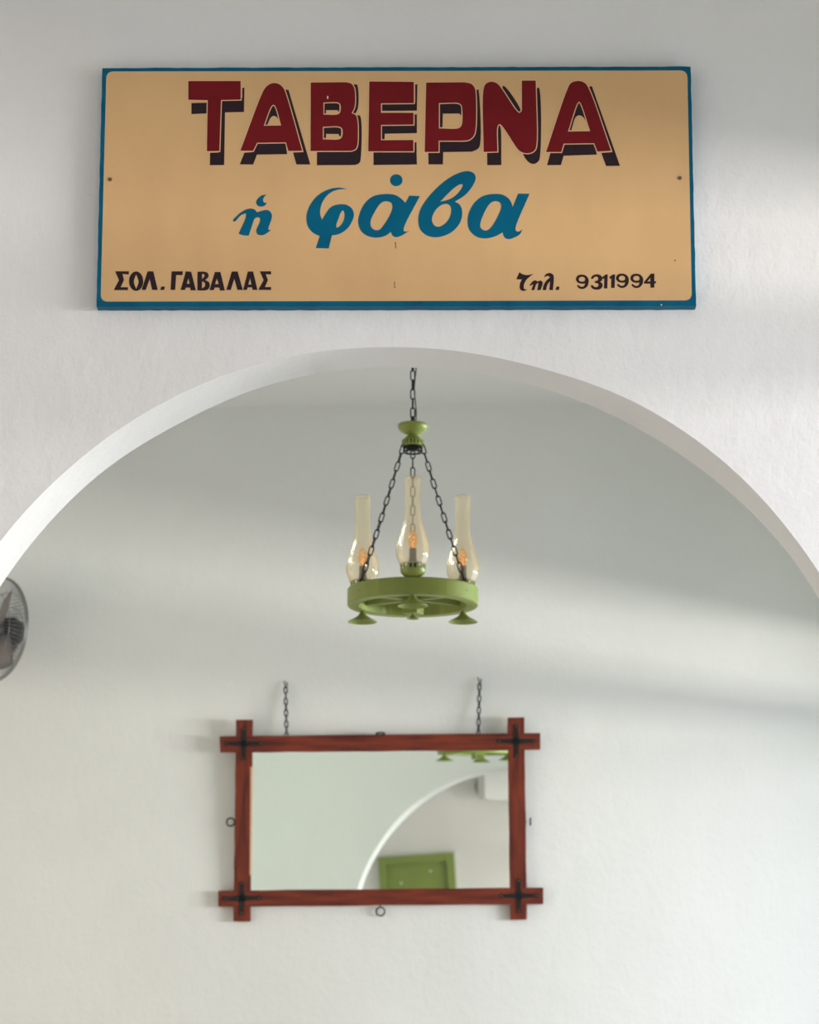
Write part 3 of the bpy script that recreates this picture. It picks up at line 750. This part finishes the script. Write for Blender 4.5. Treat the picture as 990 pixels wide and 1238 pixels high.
# ------------------------------------------------------------------ the wall fan at the left edge
YF = 11.86
fc = at(-6, 761, YF)
yaw = math.radians(-47)            # turned towards the left of the room
fm = Matrix.Translation(fc) @ Matrix.Rotation(yaw, 4, 'Z')      # local -Y is the blowing direction
fan = tag(empty('wall_fan', fm), 'round grey wire-caged wall fan cut off by the left edge of the picture', 'fan')
RF = .218
def cage(sign_, name, depth, flat):
    bm = bmesh.new()
    for i in range(72):
        a = 2*PI*i/72; pts = []
        for t in np.linspace(0, 1, 9):
            r = .045 + (RF-.045)*t; y = sign_*depth*(1 - t**flat)
            tw = .18*(1-t) ; pts.append((r*math.cos(a+tw), y, r*math.sin(a+tw)))
        tube(bm, pts, .0014, 4)
    for rr in (.045, .10, .16):
        t = (rr-.045)/(RF-.045); y = sign_*depth*(1 - t**flat)
        tube(bm, [(rr*math.cos(q_), y, rr*math.sin(q_)) for q_ in np.linspace(0, 2*PI, 49)[:-1]], .0016, 5, closed=True)
    return obj(name, bm, M['steel'], fan, smooth=True)
cage(-1, 'front_cage', .055, 3.2); cage(1, 'rear_cage', .075, 2.6)
bm = bmesh.new(); tube(bm, [(RF*math.cos(q_), 0, RF*math.sin(q_)) for q_ in np.linspace(0, 2*PI, 73)[:-1]], .0042, 8, closed=True)
tube(bm, [(RF*math.cos(q_), .010, RF*math.sin(q_)) for q_ in np.linspace(0, 2*PI, 73)[:-1]], .003, 8, closed=True)
obj('cage_rim', bm, M['steel'], fan, smooth=True)
def ycyl(bm, prof, seg=32):
    lathe(bm, prof, seg); bmesh.ops.rotate(bm, cent=(0, 0, 0), matrix=Matrix.Rotation(-PI/2, 3, 'X'), verts=bm.verts)
bm = bmesh.new(); ycyl(bm, [(0, -.062), (.04, -.060), (.046, -.056), (.044, -.052), (0, -.052)]); obj('front_cap', bm, M['dark'], fan, auto=40)
bm = bmesh.new(); ycyl(bm, [(0, .035), (.050, .035), (.058, .05), (.060, .085), (.050, .115), (.03, .128), (0, .13)]); obj('motor_housing', bm, M['dark'], fan, auto=40)
bm = bmesh.new(); ycyl(bm, [(0, -.032), (.030, -.028), (.036, -.015), (.036, .02), (0, .022)]); hub_ = obj('blade_hub', bm, M['dark'], fan, auto=40)
for k in range(3):
    bm = bmesh.new(); rows = []
    a0 = k*2*PI/3 + PI/3 - .15
    for i in range(7):
        t = i/6; r = .03 + t*.155; wd = .30 + .42*math.sin(PI*min(1, t*.75+.15)); row = []
        for j in range(6):
            s = j/5 - .5; a = a0 + s*wd*2*(.16/max(r, .08))*.55
            row.append((r*math.cos(a), -.022 + .045*(s+.5), r*math.sin(a)))
        rows.append(row)
    vv = [[bm.verts.new(p) for p in row] for row in rows]
    for r0, r1 in zip(vv, vv[1:]):
        for j in range(5): bm.faces.new((r0[j], r0[j+1], r1[j+1], r1[j]))
    bmesh.ops.solidify(bm, geom=bm.faces[:], thickness=.0022)
    obj('fan_blade', bm, M['blade'], fan, smooth=True)
# bracket: arm from the motor down and back to a plate on the wall
fi = fm.inverted()
wp = wall_pt(-2, 776, 0); 
bm = bmesh.new()
arm = [Vector((0, .10, -.05)), Vector((-.02, .09, -.085)), fi @ (wall_pt(-2, 776, .05)), fi @ (wall_pt(-2, 776, .008))]
tube(bm, arm, [.016, .014, .014, .016], 10); obj('fan_arm', bm, M['brown'], fan, smooth=True)
bm = bmesh.new()
box(bm, (-.035, -.012, -.055), (.035, 0, .055), fi @ Matrix.Translation(wall_pt(-2, 776, 0)) @ Matrix.Rotation(-PSI, 4, 'Z'), bev=.003)
obj('wall_plate', bm, M['brown'], fan)

# ------------------------------------------------------------------ behind the camera (seen only in the mirror)
sx = empty('window_shutter', Matrix.Translation((-1.954, YR, 2.64)) @ Matrix.Rotation(math.radians(-3.4), 4, 'Y'))
tag(sx, 'green panelled wooden shutter seen in the mirror on the far white wall', 'shutter')
bm = bmesh.new(); W2 = .38; HH = 1.5
for lo, hi in (((-W2-.025, 0, -HH), (-W2, .045, 0)), ((W2, 0, -HH), (W2+.025, .045, 0))):
    box(bm, lo, hi)
obj('white_edging', bm, M['white_paint'], sx)
bm = bmesh.new(); b_ = .075
box(bm, (-W2, 0, -b_), (W2, .075, 0)); box(bm, (-W2, 0, -HH), (W2, .075, -HH+b_))
box(bm, (-W2, 0, -HH+b_), (-W2+b_, .075, -b_)); box(bm, (W2-b_, 0, -HH+b_), (W2, .075, -b_))
obj('shutter_frame', bm, M['door_green'], sx)
bm = bmesh.new(); box(bm, (-W2+b_, .002, -HH+b_), (W2-b_, .018, -b_)); obj('shutter_panel', bm, M['door_green'], sx)
for x, z in ((-.17, -.27), (.13, -.17)):  # two glints on the panel, put in as small white domes
    bm = bmesh.new(); lathe(bm, [(0, 0), (.012, 0), (.008, .006), (0, .008)], 12)
    bmesh.ops.rotate(bm, cent=(0, 0, 0), matrix=Matrix.Rotation(-PI/2, 3, 'X'), verts=bm.verts)
    bmesh.ops.translate(bm, vec=(x, .018, z), verts=bm.verts); obj('panel_glint', bm, M['white_paint'], sx)
ac = empty('air_conditioner', Matrix.Translation((-1.23, YR+.40, 3.19)) @ Matrix.Rotation(math.radians(-25), 4, 'Z'))
tag(ac, 'white boxy air conditioner high on the far wall, seen in the mirror top right', 'air conditioner')
bm = bmesh.new(); box(bm, (0, -.20, 0), (.80, 0, .29), bev=.008); obj('housing', bm, M['ac'], ac)
bm = bmesh.new(); box(bm, (.03, -.03, -.012), (.77, -.002, .004)); obj('air_flap', bm, M['ac'], ac)
bm = bmesh.new(); box(bm, (.0, -.24, .05), (.12, -.19, .20)); box(bm, (.05, -.42, .10), (.11, -.20, .16)); obj('mounting_bracket', bm, M['steel'], ac)
